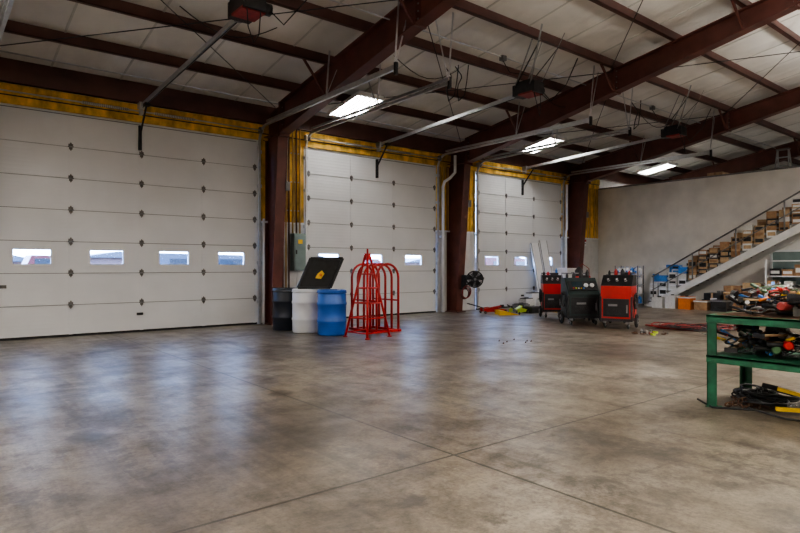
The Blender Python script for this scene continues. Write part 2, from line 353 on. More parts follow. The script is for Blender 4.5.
# ---------------------------------------------------------------- sectional doors
for di,(x0,x1,wins) in enumerate(DOORS):
    b=B(); yf,yb=YW-.055,YW-.005; h=DH/7
    for k in range(7):
        z0=k*h+.006; z1=(k+1)*h-.006
        if k==0: z0=.04
        if k==2:
            wz0,wz1=1.385,1.675; hw=.31
            b.bx(x0,x1,yf,yb,z0,wz0,'door'); b.bx(x0,x1,yf,yb,wz1,z1,'door')
            px=x0
            for c in wins:
                b.bx(px,c-hw,yf,yb,wz0,wz1,'door'); px=c+hw
                for (a,q,e,f) in ((c-hw-.03,c+hw+.03,wz1-.01,wz1+.025),(c-hw-.03,c+hw+.03,wz0-.025,wz0+.01),(c-hw-.03,c-hw+.01,wz0,wz1),(c+hw-.01,c+hw+.03,wz0,wz1)):
                    b.bx(a,q,yf-.018,yf,e,f,'white')
                b.bx(c-hw,c+hw,yf+.025,yf+.03,wz0,wz1,'glass')
            b.bx(px,x1,yf,yb,wz0,wz1,'door')
        else: b.bx(x0,x1,yf,yb,z0,z1,'door')
        b.bx(x0,x1,yf+.02,yb-.005,z1-.01,z1+.02,'gmat')
        if k<6: b.bx(x0,x1,yf-.008,yf,z1-.012,z1,'door')
        cols=[x0+.06]+[(a+c)/2 for a,c in zip(wins,wins[1:])]+[x1-.06]
        for cx in cols:
            b.bx(cx-.035,cx+.035,yf-.006,yf,z0,z1,'door')
            if k<6:
                zc=(k+1)*h
                b.bx(cx-.04,cx+.04,yf-.016,yf,zc+.01,zc+.055,'hinge'); b.bx(cx-.03,cx+.03,yf-.016,yf,zc-.05,zc-.01,'hinge')
                b.cyl((cx-.05,yf-.022,zc),(cx+.05,yf-.022,zc),.012,'gmat',8)
                b.prism([(cx-.035,yf-.017,zc+.03),(cx,yf-.017,zc+.09),(cx+.035,yf-.017,zc+.03)],(0,-.004,0),'hinge')
                b.prism([(cx-.03,yf-.017,zc-.03),(cx,yf-.017,zc-.085),(cx+.03,yf-.017,zc-.03)],(0,-.004,0),'hinge')
    b.bx(x0,x1,yf-.005,yb,0.0,.045,'rubber')
    cx=(x0+x1)/2
    b.bx(cx-.03,cx+.03,yf-.05,yf,3.75,4.25,'dark'); b.bx(cx-.06,cx+.06,yf-.03,yf,.35,.40,'dark')
    b.bx(x0+.12,x0+.30,yf-.03,yf,.95,1.01,'hinge')
    b.obj('door_%d'%(di+1))
    for X,sg in ((x0-.04,-1),(x1+.04,1)):
        b=B(); ytk=YW-.115
        pts=[(X,ytk,.03),(X,ytk,4.25)]
        for a in range(1,9):
            th=a/8*math.pi/2; pts.append((X,ytk-.36*(1-math.cos(th)),4.25+.36*math.sin(th)))
        pts.append((X,7.7,4.66))
        b.tube(pts,.034,'galv',4)
        b.beam((X+sg*.03,ytk-.3,4.70),(X+sg*.03,7.7,4.72),.03,.05,'galv')
        for z in (.5,1.4,2.3,3.2,4.0): b.bx(X-.04,X+.06,ytk,YW-.055,z,z+.07,'galv')
        for y in (7.75,9.9):
            b.beam((X,y,4.68),(X,y-.12,zr(y)+.1),.035,.006,'galv'); b.beam((X,y,4.68),(X+.35*sg,y,zr(y)+.05),.03,.005,'galv')
        b.beam((X,7.72,4.55),(X,7.72,4.76),.05,.05,'dark')
        b.obj('door_track')
    b=B(); ysx=YW-.2
    b.cyl((x0-.1,ysx,4.52),(x1+.1,ysx,4.52),.015,'galv',8)
    for s0 in (cx-1.1,cx+.25):
        b.cyl((s0,ysx,4.52),(s0+.85,ysx,4.52),.026,'galv',10)
        for q in range(24): b.ring((s0+.02+q*.0345,ysx,4.52),.028,.006,'gmat',(1,0,0),10,4)
    for xx in (x0-.06,x1+.06,cx):
        b.bx(xx-.03,xx+.03,ysx-.02,y0-.05,4.46,4.58,'galv')
    for xx in (x0-.02,x1+.02): b.cyl((xx-.02,ysx,4.52),(xx+.02,ysx,4.52),.08,'gmat',16)
    b.obj('torsion_spring_shaft')
    b=B()
    p0=V((cx,YW-.26,4.64)); p1=V((cx,8.0,4.90))
    b.beam(p0,p1,.05,.075,'galv'); b.beam(p0+V((0,0,-.05)),p1+V((0,0,-.05)),.012,.012,'dark')
    b.bx(cx-.06,cx+.06,YW-.28,y0-.05,4.58,4.70,'galv')
    b.beam((cx,YW-.55,4.60),(cx,YW-.12,4.1),.03,.03,'dark')
    b.bx(cx-.05,cx+.05,YW-.62,YW-.48,4.56,4.62,'dark')
    b.bx(cx-.16,cx+.16,7.45,8.0,4.84,5.06,'dark'); b.bx(cx-.17,cx+.17,7.50,7.85,4.825,4.86,'red2'); b.bx(cx-.12,cx+.12,7.55,7.9,5.06,5.12,'black')
    b.cyl((cx,7.98,4.84),(cx,7.98,4.98),.07,'gmat',14); b.cyl((cx+.16,7.62,4.95),(cx+.30,7.62,4.95),.085,'black',16)
    for sx in (-.15,.15):
        b.beam((cx+sx,7.55,5.0),(cx+sx*2.4,7.1,zr(7.1)+.1),.035,.006,'gmat'); b.beam((cx+sx,7.95,5.0),(cx+sx,7.5,zr(7.5)+.05),.035,.006,'gmat')
        b.beam((cx+sx*2,7.2,zr(7.2)-.15),(cx+sx,7.95,5.0),.03,.006,'dark')
    b.tube([(cx-.1,7.5,4.85),(cx-.13,7.4,4.55),(cx-.05,7.4,4.35),(cx+.05,7.45,4.5),(cx+.1,7.5,4.85)],.008,'black',6)
    b.tube([(cx+.2,7.6,5.0),(cx+.45,7.5,4.75),(cx+.7,7.3,5.1),(cx+.8,7.1,5.6)],.010,'black',6)
    b.obj('garage_door_opener')

# ---------------------------------------------------------------- lamps
def lamp(cx,cy,n=6):
    b=B(); s=-SL if cy>RIDGE else SL; z0=zr(cy)-.07
    R=Matrix.Rotation(math.atan(s),3,'X'); c=V((cx,cy,z0)); W,Lh=.70,1.25
    def P(x,y,z): return c+R@V((x,y,z))
    b.box(P(0,0,.05),(W,Lh,.03),'refl',R)
    for sx in (-1,1): b.box(P(sx*W/2,0,.015),(.012,Lh,.085),'refl',R)
    for sy in (-1,1): b.box(P(0,sy*Lh/2,.01),(W,.05,.10),'refl',R)
    for k in range(n-1): 
        x=-W/2+W*(k+1)/n; b.box(P(x,0,.0),(.012,Lh,.06),'gmat',R)
    for k in range(n):
        x=-W/2+W*(k+.5)/n; b.tube([P(x,-Lh/2+.04,0),P(x,Lh/2-.04,0)],.019,'tube',8,caps=False)
    for sx in (-.25,.25):
        for sy in (-.5,.5): b.cyl(P(sx,sy,.06),P(sx,sy,.06)+V((0,0,.10)),.006,'gmat',6)
    b.obj('fluorescent_high_bay')
for x in (-.9,7.95,14.95,22.0): lamp(x,11.45)
def fill_pendant(cx,cy,pw_up,pw_dn):  # added out-of-view fill lights in made-up housings, to brighten ceiling and room
    z=4.75
    e=bpy.data.objects.new('added_fill_light',None); bpy.context.collection.objects.link(e); e.location=(cx,cy,z)
    b=B()
    for sx in(-1,1): b.box((sx*.22,0,0),(.02,1.3,.14),'refl'); 
    for sy in(-1,1): b.box((0,sy*.65,0),(.46,.03,.14),'refl'); b.cyl((0,sy*.5,.05),(0,sy*.5,zr(cy)-z-.0),.006,'gmat',6)
    b.box((0,0,0),(.42,1.28,.02),'refl')
    o=b.obj('housing'); o.parent=e
    for nm,rx,pw,dz in (('added_uplight',math.pi,pw_up,.03),('added_downlight',0,pw_dn,-.03)):
        ld=bpy.data.lights.new(nm,'AREA'); ld.shape='RECTANGLE'; ld.size=.40; ld.size_y=1.25; ld.energy=pw; ld.color=(1,.955,.895)
        lo=bpy.data.objects.new(nm,ld); bpy.context.collection.objects.link(lo); lo.parent=e; lo.location=(0,0,dz); lo.rotation_euler=(rx,0,0)
for x,u,d in ((-3,280,130),(2.2,330,150),(8.5,370,270),(15.5,370,380)): fill_pendant(x,1.5,u,d)
for x in (-2.5,5,12,18): fill_pendant(x,-4.5,250,190)
fill_pendant(25,3.5,110,50); fill_pendant(-3.5,7.5,320,270)

# ---------------------------------------------------------------- stairs on the east wall
b=B(); ST0=10.36; rise=.183; run=.326; n=18; xa,xb=19.25,20.22
for xx in (xa,xb-.05):
    b.prism([(xx,ST0+.1,0.0),(xx,ST0-.25,0.0),(xx,ST0-n*run,n*rise-.22),(xx,ST0-n*run,n*rise+.03),(xx,ST0-.02,.10)],(.05,0,0),'linerwhite')
for k in range(n):
    y=ST0-(k+1)*run; z=(k+1)*rise
    b.bx(xa+.05,xb-.05,y,y+run+.02,z-.035,z,'gmat'); b.bx(xa+.05,xb-.05,y+run,y+run+.02,z-.07,z-.0,'gmat')
    b.bx(xa+.05,xb-.05,y-.005,y+.005,z,z+rise-.035,'plain')
b.bx(xa,xb,ST0-n*run-1.2,ST0-n*run,3.15,3.3,'gmat')
for yy in (ST0-n*run-1.1,): b.bx(xa,xa+.08,yy,yy+.08,0,3.15,'gmat')
for off in (.95,.5):
    y1=ST0-n*run; b.tube([(xa+.03,ST0-.15,off+.05),(xa+.03,y1,off+n*rise),(xa+.03,y1-1.15,off+n*rise)],.024 if off>.6 else .016,'gmat',8)
for k in (0,4,8,12,16):
    y=ST0-(k+.6)*run; z=(k+.6)*rise; b.cyl((xa+.03,y,z-.02),(xa+.03,y,z+.95),.022,'gmat',8)
b.obj('staircase')
b=B()
for k in range(0,14):
    y=ST0-(k+1)*run; z=(k+1)*rise+.002
    x=xa+.10
    while x<xb-.28:
        w=random.uniform(.18,.30); hh=random.uniform(.45,.80) if k>2 else random.uniform(.6,.95)
        zz=z
        while zz<z+hh-.1:
            h=random.choice((.13,.17,.21,.26))
            m=random.choice(('card','card','card2','label','dark','card2','card2') if k>3 else ('label','bluep','white','label'))
            b.bx(x,x+w,y+.03,y+run-.03,zz,zz+h,m)
            b.bx(x+.03,x+w-.03,y+.025,y+.03,zz+h*.3,zz+h*.7,'label')
            b.bx(x-.003,x,y+.06,y+run-.06,zz+h*.25,zz+h*.75,random.choice(('label','card2','dark','card','card2')) if k>3 else random.choice(('bluep','label','bluep','dark')))
            b.bx(x,x+w,y+run/2-.02,y+run/2+.02,zz+h,zz+h+.002,'card2')
            zz+=h+.003
        x+=w+.015
b.obj('stacked_parts_boxes')
b=B(); RX,RY=19.10,10.62
for dx in(0,.38):
    for dy in(0,.84): b.bx(RX+dx,RX+dx+.03,RY+dy,RY+dy+.03,0,1.38,'gmat')
for k in range(4):
    z=.08+.33*k; b.bx(RX-.01,RX+.42,RY-.01,RY+.88,z-.02,z,'galv')
    for i in range(5):
        for j in range(2):
            y=RY+.10+i*.165; x=RX+.11+j*.19; m='white' if (i+k)%4 else 'bluep'
            b.lathe([(.06,0),(.075,.01),(.075,.19),(.03,.23),(.02,.235),(.02,.25)],(x,y,z),m,10); b.cyl((x,y,z+.25),(x,y,z+.27),.024,'bluep' if m=='white' else 'white',8)
            b.bx(x-.078,x-.076,y-.035,y+.035,z+.04,z+.14,'bluep' if (i+k)%2 else 'label')
b.obj('jug_storage_rack')
b=B()
for (x,y,w,h,m) in ((18.9,9.75,.34,.34,'label'),(18.92,9.33,.34,.42,'label'),(18.88,8.85,.38,.40,'orange'),(18.9,8.35,.40,.30,'card'),(18.85,7.8,.44,.34,'dark')):
    b.bx(x-w/2,x+w/2,y-w/2,y+w/2,0,h,m); b.bx(x-w/2-.015,x+w/2+.015,y-w/2-.015,y+w/2+.015,h-.05,h-.01,'label' if m!='dark' else 'gmat'); b.bx(x-.07,x+.07,y-.02,y+.02,h-.01,h+.03,'black')
b.obj('plastic_storage_totes')
b=B()
for (y,w,h,m) in ((8.35,.5,.5,'dark'),(7.75,.5,.75,'card'),(7.2,.5,.85,'card2')):
    b.bx(19.5,20.1,y-w/2,y+w/2,0,h,m); b.bx(19.495,20.105,y-.03,y+.03,0.005,h+.003,'card2'); b.bx(19.49,19.5,y-.15,y+.05,h*.4,h*.7,'label')
b.obj('under_stair_cartons')
b=B(); SX0,SX1=19.45,19.95
for y in (4.75,5.75,6.78):
    for x in (SX0,SX1-.04): b.bx(x,x+.04,y,y+.04,0,1.55,'white')
for z in (.10,.60,1.08,1.53):
    b.bx(SX0,SX1,4.75,6.82,z-.03,z,'white')
    if z<1.5:
        y=4.85
        while y<6.6:
            w=random.uniform(.16,.3); h=random.uniform(.15,.36)
            if not (y<5.79<y+w+.02): b.bx(SX0+.03,SX1-.06,y,y+w,z,z+h,random.choice(('card','label','dark','card2','label','gmat'))); b.bx(SX0+.026,SX0+.03,y+.03,y+w-.03,z+h*.3,z+h*.7,'label')
            y+=w+.03
b.obj('storage_shelving_unit')
b=B(); yy0,yy1,z0,z1=4.9,6.95,.75,1.85; xx=XM-.035
for (a,c,e,f) in ((yy0,yy1,z1-.06,z1),(yy0,yy1,z0,z0+.06),(yy0,yy0+.06,z0,z1),(yy1-.06,yy1,z0,z1),(5.9,5.96,z0,z1),(yy0,yy1,1.22,1.26)):
    b.bx(xx-.03,xx+.03,a,c,e,f,'white')
b.bx(xx+.0,xx+.01,yy0,yy1,z0,z1,'elec'); b.obj('window_1')
b=B(); b.bx(19.05,19.45,YW-.075,YW-.062,2.12,2.38,'white'); b.bx(19.07,19.43,YW-.079,YW-.075,2.28,2.36,'red'); b.bx(19.1,19.4,YW-.079,YW-.075,2.2,2.22,'dark')
b.obj('wall_safety_sign')
b=B()
for (y,w,h,m) in ((8.9,.5,1.25,'card2'),(8.1,.7,1.1,'label'),(9.8,.5,1.15,'gmat')):
    b.bx(21.0,21.6,y-w/2,y+w/2,3.3,3.3+h,m); b.bx(20.995,21.605,y-.03,y+.03,3.3,3.305+h,'card')
b.obj('mezzanine_cartons')
b=B()
for sy in(-.28,.28):
    b.beam((21.2,7.0+sy,3.3),(21.45,7.0+sy*.55,5.1),.05,.03,'galv'); b.beam((21.9,7.0+sy,3.3),(21.5,7.0+sy*.55,5.1),.05,.03,'galv')
for k in range(6):
    f=(k+.5)/6.5; b.bx(21.2+.25*f-.04,21.2+.25*f+.04,7.0-.28+.12*f,7.0+.28-.12*f,3.3+1.8*f,3.33+1.8*f,'galv')
b.bx(21.38,21.58,6.82,7.18,5.08,5.12,'gmat'); b.obj('stepladder')

# ---------------------------------------------------------------- wall services
b=B()
b.bx(7.0,7.32,YW-.26,YW-.062,1.25,2.15,'elec'); b.bx(7.02,7.30,YW-.275,YW-.26,1.28,2.12,'elec'); b.bx(7.04,7.07,YW-.285,YW-.275,1.65,1.75,'dark'); b.bx(7.1,7.22,YW-.28,YW-.275,1.9,2.0,'yel')
b.obj('electrical_panel')
b=B()
for i,x in enumerate((6.78,6.86,6.94,7.04,7.14,7.24)):
    b.tube([(x,YW-.11,2.16 if i>2 else .3),(x,YW-.11,4.6),(x,YW-.14,4.72)],.019,'foam' if i%2 else 'brown2',8)
    for z in (2.7,3.4,4.1): b.bx(x-.03,x+.03,YW-.09,YW-.06,z,z+.025,'galv')
b.obj('conduit_run')
b=B(); b.tube([(6.25,YW-.17,0),(6.25,YW-.17,2.45)],.03,'white',12); b.tube([(6.25,YW-.17,2.45),(6.25,YW-.17,2.47)],.025,'white',12); b.bx(6.225,6.275,YW-.17,YW-.062,2.2,2.24,'galv'); b.obj('vent_standpipe')
b=B(); b.tube([(12.0,YW-.16,0),(12.0,YW-.16,2.3),(12.0,YW-.16,3.7),(12.02,YW-.2,3.85),(12.1,YW-.35,3.95),(12.16,YW-.5,4.1),(12.16,YW-.5,4.6)],.045,'white',10); b.bx(11.93,12.07,YW-.16,YW-.062,2.2,2.25,'galv'); b.obj('exhaust_pipe')
b=B(); b.tube([(18.05,YW-.16,0),(18.05,YW-.16,2.6),(18.1,YW-.16,2.7),(18.1,YW-.16,4.3)],.045,'white',10); b.obj('downspout_pipe')
b=B()
for (x,y) in ((8.6,9.0),(8.8,8.9),(14.6,8.2)):
    z=zr(y); pts=[(x+.10*math.sin(i*.9),y+.1*math.cos(i*.7),z-.02-i*.09) for i in range(9)]; pts+=[(x+.18,y,z-.62),(x+.25,y,z-.3),(x+.3,y,z+.05)]
    b.tube(pts,.012,'black',6)
b.obj('hanging_cable_loops')

# wall fan
b=B(); c=V((12.58,12.05,.98)); ax=-FW; q=.72
for k,(r,o) in enumerate(((.33,.07),(.33,-.07),(.25,.10),(.16,.12),(.08,.13))): b.ring(c+ax*o*q,r*q,.014 if k<2 else .006,'black',ax,28,6)
a1=ax.orthogonal().normalized(); a2=ax.cross(a1)
for i in range(32):
    t=2*math.pi*i/32; d=a1*math.cos(t)+a2*math.sin(t); b.tube([c+(ax*.13+d*.06)*q,c+(ax*.10+d*.25)*q,c+(ax*.07+d*.33)*q,c+(-ax*.07+d*.33)*q,c+(-ax*.11+d*.12)*q],.006,'black',5)
for i in range(5):
    t=2*math.pi/5*i+.3; d=(a1*math.cos(t)+a2*math.sin(t))*q; e=(-a1*math.sin(t)+a2*math.cos(t))*q
    b.prism([c+d*.04-e*.03,c+d*.29-e*.14,c+d*.31+e*.10,c+d*.06+e*.05+ax*.03],ax*.006,'dark')
b.cyl(c-ax*.16,c+ax*.04,.07,'black',16); b.cyl(c+ax*.095,c+ax*.10,.04,'gmat',16)
b.tube([c-ax*.12,c-ax*.15+V((-.05,.05,-.12)),(12.47,12.36,.80)],.02,'black',8)
b.bx(12.39,12.5,12.30,12.45,.7,1.1,'dark'); b.obj('wall_mounted_fan')
b=B()
for k in range(4): b.ring((12.38,12.26-.025*k,.55+.02*k),.15+.01*k,.014,'red2' if k%2 else 'black',(0,1,0.1),22,6)
b.bx(12.34,12.42,12.2,12.46,.68,.72,'dark'); b.obj('coiled_air_hose')

# ---------------------------------------------------------------- drums
def drum(name,loc,m,cap,top=None,H=.89,closed=True):
    b=B(); R=.285
    prof=[(.02,.012),(R-.03,.012),(R-.01,0.0),(R,.03),(R,.24),(R+.012,.26),(R+.012,.29),(R,.31),(R,.58),(R+.012,.60),(R+.012,.63),(R,.65),(R,.80),(R-.012,.82),(R+.006,.84),(R+.006,H-.02),(R-.012,H),(R-.03,H),(R-.035,H-.03),(.02,H-.028)]
    b.lathe(prof,(0,0,0),m,36)
    for a in (.9,3.9):
        p=V((.2*math.cos(a),.2*math.sin(a),H-.03)); b.cyl(p,p+V((0,0,.022)),.035,cap,14)
    b.ring((0,0,H-.055),R+.008,.009,'gmat' if cap=='gmat' else m,(0,0,1),32,6)
    o=b.obj(name,loc,-.68); return o
drum('plastic_drum',(6.35,9.98,0),'blue','white')
drum('plastic_drum',(6.20,10.72,0),'white','bluep')
drum('plastic_drum',(6.10,11.40,0),'navy','gmat')
b=B(); p=V((6.02,10.62,.915)); A=RT; Bv=(RT*.24+FW*.12+UP*.60)
q=[p-A*.06,p+A*.60,p+A*.60+Bv,p+A*-.06+Bv]; nrm=(A.cross(Bv)).normalized()
if nrm.dot(FW)>0: nrm=-nrm
b.prism(q,nrm*-.02,'rubber')
for i in range(4): b.beam(q[i]+nrm*.02,q[(i+1)%4]+nrm*.02,.035,.05,'black')
cc=p+A*.28+Bv*.42+nrm*.02
b.prism([cc+A*-.07+Bv*-.1,cc+A*.05+Bv*-.12,cc+A*.08+Bv*.05,cc+A*.0+Bv*.16,cc+A*-.06+Bv*.05],nrm*.01,'yel')
b.cyl(cc+A*.02,cc+A*.02+nrm*.05,.03,'orange',12)
b.bx(p.x-.02,p.x+.55,p.y-.02,p.y+.03,.893,.91,'dark')
b.cyl(q[3]+(q[2]-q[3])*.4,q[3]+(q[2]-q[3])*.9,.03,'gmat',10)
b.obj('oil_drain_pan')

b=B(); H=1.60; s=.30
ap=[V((sx*.025,sy*.025,H)) for sx,sy in((-1,-1),(1,-1),(1,1),(-1,1))]; ft=[V((sx*s,sy*s,.02)) for sx,sy in((-1,-1),(1,-1),(1,1),(-1,1))]
for a,f in zip(ap,ft):
    b.tube([f,a],.022,'red',8); b.cyl(f-V((0,0,.02)),f,.045,'red',12)
for t in (.05,.22,.4,.58,.75):
    P=[f.lerp(a,t) for a,f in zip(ap,ft)]
    for i in range(4): b.tube([P[i],P[(i+1)%4]],.014,'red',6)
b.cyl((0,0,H-.05),(0,0,H+.09),.018,'red',10); b.cyl((0,0,H-.12),(0,0,H-.02),.05,'red',10)
b.obj('red_tapered_stand',(6.68,9.23,0),.15)
b=B(); W=.28
for k in range(5):
    y=-.44+.22*k; pts=[(-W,y,.03),(-W,y,1.12)]
    for i in range(1,12):
        a=math.pi*i/12; pts.append((-W*math.cos(a),y,1.12+W*math.sin(a)))
    pts+=[(W,y,1.12),(W,y,.03)]
    b.tube(pts,.025,'red',8)
for sx in(-1,1):
    b.box((sx*W,0,.03),(.07,1.0,.05),'red'); b.tube([(sx*W,-.44,.65),(sx*W,.44,.65)],.016,'red',8)
for y in(-.44,.44): b.box((0,y,.03),(2*W,.07,.05),'red')
b.obj('tire_inflation_cage',(7.44,10.02,0),0)

# ---------------------------------------------------------------- service carts
def wheel(b,c,r,w,ax=V((1,0,0)),rim='gmat'):
    c=V(c); b.cyl(c-ax*w/2,c+ax*w/2,r*.82,'rubber',20); b.ring(c,r*.82,r*.18,'rubber',ax,22,8)
    b.cyl(c-ax*(w/2+.008),c+ax*(w/2+.008),r*.45,rim,14); b.cyl(c-ax*(w/2+.02),c+ax*(w/2+.02),r*.14,'dark',10)
def cart(name,loc,rz,w,d,h,body,front,style):
    b=B(); z0=.16
    b.bx(-w/2,w/2,-d/2,d/2,z0,z0+.06,'dark')
    if style=='round':
        b.prism([(-w/2,-d/2,z0+.06),(-w/2+.0,d/2,z0+.06),(-w/2,d/2,h*.95),(-w/2,d*.05,h*.95),(-w/2,-d/2,h*.62)],(w,0,0),body)
        n=V((0,-h*.33,d*.55)).normalized(); u=V((0,d*.55,h*.33)).normalized(); mid=V((0,-d*.225,h*.785))
        def on(x,y,hx,hy,tk,m):
            R=Matrix((V((1,0,0)),u,n)).transposed(); b.box(mid+V((x,0,0))+u*y+n*tk/2,(hx,hy,tk),m,R)
        on(0,0,w*.9,d*.5,.02,'black'); on(-w*.16,.04,w*.34,.14,.03,'screen')
        for i in range(2): 
            p=mid+V((w*.18+i*.14-.05,0,0))+n*.02; b.cyl(p,p+n*.03,.050,'white',18); b.cyl(p+n*.03,p+n*.032,.040,'label',18)
        for i in range(5): on(-w*.3+i*.06,-.08,.03,.03,.035,('red','lime','label','yel','bluep')[i])
    else:
        b.bx(-w/2,w/2,-d/2,d/2,z0+.06,h*.80,body)
        b.prism([(-w/2,-d/2,h*.80),(-w/2,d/2,h*.80),(-w/2,d/2,h),(-w/2,-d*.1,h)],(w,0,0),'black')
        for i in range(3):
            p=V((-w*.28+i*w*.28,-d*.3,h*.9)); b.cyl(p,p+V((0,-.04,.03)),.030,'label',18); b.ring(p+V((0,-.04,.03)),.032,.010,'dark',V((0,-.05,.04)),18,5)
    yf=-d/2-.012
    b.bx(-w*.42,w*.42,yf,-d/2,z0+.10,h*.56,front)
    for k in range(5): b.bx(-w*.3,w*.3,yf-.008,yf,z0+.14+k*.03,z0+.155+k*.03,'dark')
    b.bx(-w*.25,w*.05,yf-.006,yf,h*.42,h*.46,'gmat')
    b.bx(w*.34,w*.38,yf-.03,yf,h*.3,h*.45,'gmat')
    for sx in(-1,1):
        b.bx(sx*w/2-.02,sx*w/2+.02,-d/2-.015,-d/2+.03,z0,h*.6,'dark')
    b.tube([(-w*.42,d/2,h*.7),(-w*.42,d/2+.10,h*.98),(-w*.42,d/2+.13,h*1.04),(w*.42,d/2+.13,h*1.04),(w*.42,d/2+.10,h*.98),(w*.42,d/2,h*.7)],.018,'gmat',8)
    for sx in(-1,1):
        wheel(b,(sx*(w/2+.02),d/2-.12,.15),.15,.05)
        wheel(b,(sx*(w/2-.08),-d/2+.06,.06),.06,.035); b.bx(sx*(w/2-.08)-.035,sx*(w/2-.08)+.035,-d/2+.02,-d/2+.10,.11,z0,'gmat')
    for sx,m in((-1,'black'),(1,'red2' if style=='round' else 'black')):
        for k in range(3): b.ring((sx*(w/2+.02+.012*k),-.02,h*.5+.01*k),.15+.012*k,.011,m,(1,0,0),20,6,1)
        b.tube([(sx*(w/2+.02),-.1,h*.62),(sx*(w/2+.09),-d/2,h*.5),(sx*(w/2+.05),-d/2-.05,h*.25),(sx*(w/2+.02),-d/2+.05,.2)],.010,m,6)
        b.cyl((sx*(w/2),-.02,h*.62),(sx*(w/2+.07),-.02,h*.62),.02,'dark',8)
    tz=h*.95 if style=='round' else h
    for i in range(4):
        x=-w*.36+i*w*.22; hh=random.uniform(.08,.2); r=random.uniform(.025,.045)
        b.lathe([(r,0),(r,hh*.65),(r*.45,hh*.85),(r*.45,hh)],(x,d*.25,tz),random.choice(('label','bluep','red','dark','dark')),12)
    b.box((w*.2,d*.3,tz+.03),(.2,.12,.06),'dark'); 
    return b.obj(name,loc,rz,.006)
RZ=-math.radians(39)
cart('tool_cabinet_cart',(13.05,9.70,0),RZ-.1,.50,.48,1.12,'red','dark','flat')
cart('brake_fluid_service_machine',(12.02,8.12,0),RZ+.05,.74,.55,1.14,'teal','dark','round')
cart('coolant_exchange_machine',(12.0,7.12,0),RZ-.55,.64,.60,1.16,'red','black','flat')
b=B()
b.bx(-.2,.2,-.3,.3,.18,.24,'dark'); b.bx(-.18,.18,-.28,.25,.34,.95,'dark'); b.bx(-.16,.16,-.29,-.28,.66,.86,'label'); b.cyl((-.07,-.29,.5),(-.07,-.33,.5),.035,'black',12); b.cyl((.07,-.29,.5),(.07,-.33,.5),.035,'red',12)
for sx in(-.17,.17):
    for sy in (-.26,.22): b.bx(sx-.012,sx+.012,sy-.012,sy+.012,.2,.36,'gmat')
    wheel(b,(sx+math.copysign(.06,sx),.22,.14),.14,.04); wheel(b,(sx,-.24,.09),.09,.03)
b.tube([(-.15,-.28,.96),(-.15,-.36,1.1),(.15,-.36,1.1),(.15,-.28,.96)],.014,'gmat',8)
b.lathe([(.10,0),(.10,.85),(.08,.94),(.04,1.0),(.03,1.06)],(0,.42,.10),'gmat',18)
for k in range(4): b.ring((.2+.012*k,0,.68),.13+.008*k,.012,'black',(1,0,0),20,6)
b.obj('welder_cart',(13.0,7.85,0),RZ)
b=B()
for sx in(-.2,.2):
    for sy in(-.2,.2): b.bx(sx-.015,sx+.015,sy-.015,sy+.015,.08,1.05,'red'); b.cyl((sx-.02,sy,.04),(sx+.02,sy,.04),.04,'rubber',12)
for z in(.1,.45,.8,1.05): b.bx(-.22,.22,-.22,.22,z-.02,z,'red'); b.bx(-.22,.22,-.225,-.215,z,z+.06,'red')
for i in range(12): b.lathe([(.04,0),(.04,.14),(.015,.18),(.015,.2)],(-.13+.13*(i%3),-.1+.2*((i//3)%2),(.1,.45)[i//6]),random.choice(('red','dark','label','bluep')),10)
b.lathe([(.09,0),(.10,.03),(.10,.2),(.05,.26),(.02,.3)],(0,0,1.05),'dark',16); b.tube([(0,0,1.3),(.1,.05,1.42),(.25,0,1.3),(.28,0,.9)],.01,'red2',6)
b.obj('oil_drain_trolley',(12.9,8.75,0),RZ)
b=B(); b.lathe([(.14,0),(.16,.02),(.16,.36),(.14,.38),(.05,.40),(.05,.43)],(0,0,0),'black',20); b.tube([(-.15,0,.3),(-.17,0,.42),(0,0,.55),(.17,0,.42),(.15,0,.3)],.006,'galv',6); b.obj('grease_pail',(13.4,9.1,0))

b=B()
for i,x in enumerate((16.05,16.50)):
    b.prism([(x,12.30,0),(x,12.36,0),(x,12.82,2.15+.1*i),(x,12.76,2.15+.1*i)],(.40,0,0),'refl')
    for (a,e) in ((0,.02),(.38,.40)): b.prism([(x+a,12.295,0),(x+a,12.305,0),(x+a,12.765,2.15+.1*i),(x+a,12.755,2.15+.1*i)],(e-a,0,0),'gmat')
b.obj('leaning_foam_boards')
b=B(); b.bx(16.65,17.25,11.75,12.1,0,1.25,'linerwhite'); b.bx(16.6,17.3,11.72,12.13,1.25,1.30,'white')
for k in range(4): b.bx(16.68,17.22,11.735,11.75,.06+k*.3,.32+k*.3,'linerwhite'); b.bx(16.87,17.02,11.72,11.735,.24+k*.3,.26+k*.3,'dark')
b.obj('filing_cabinet')

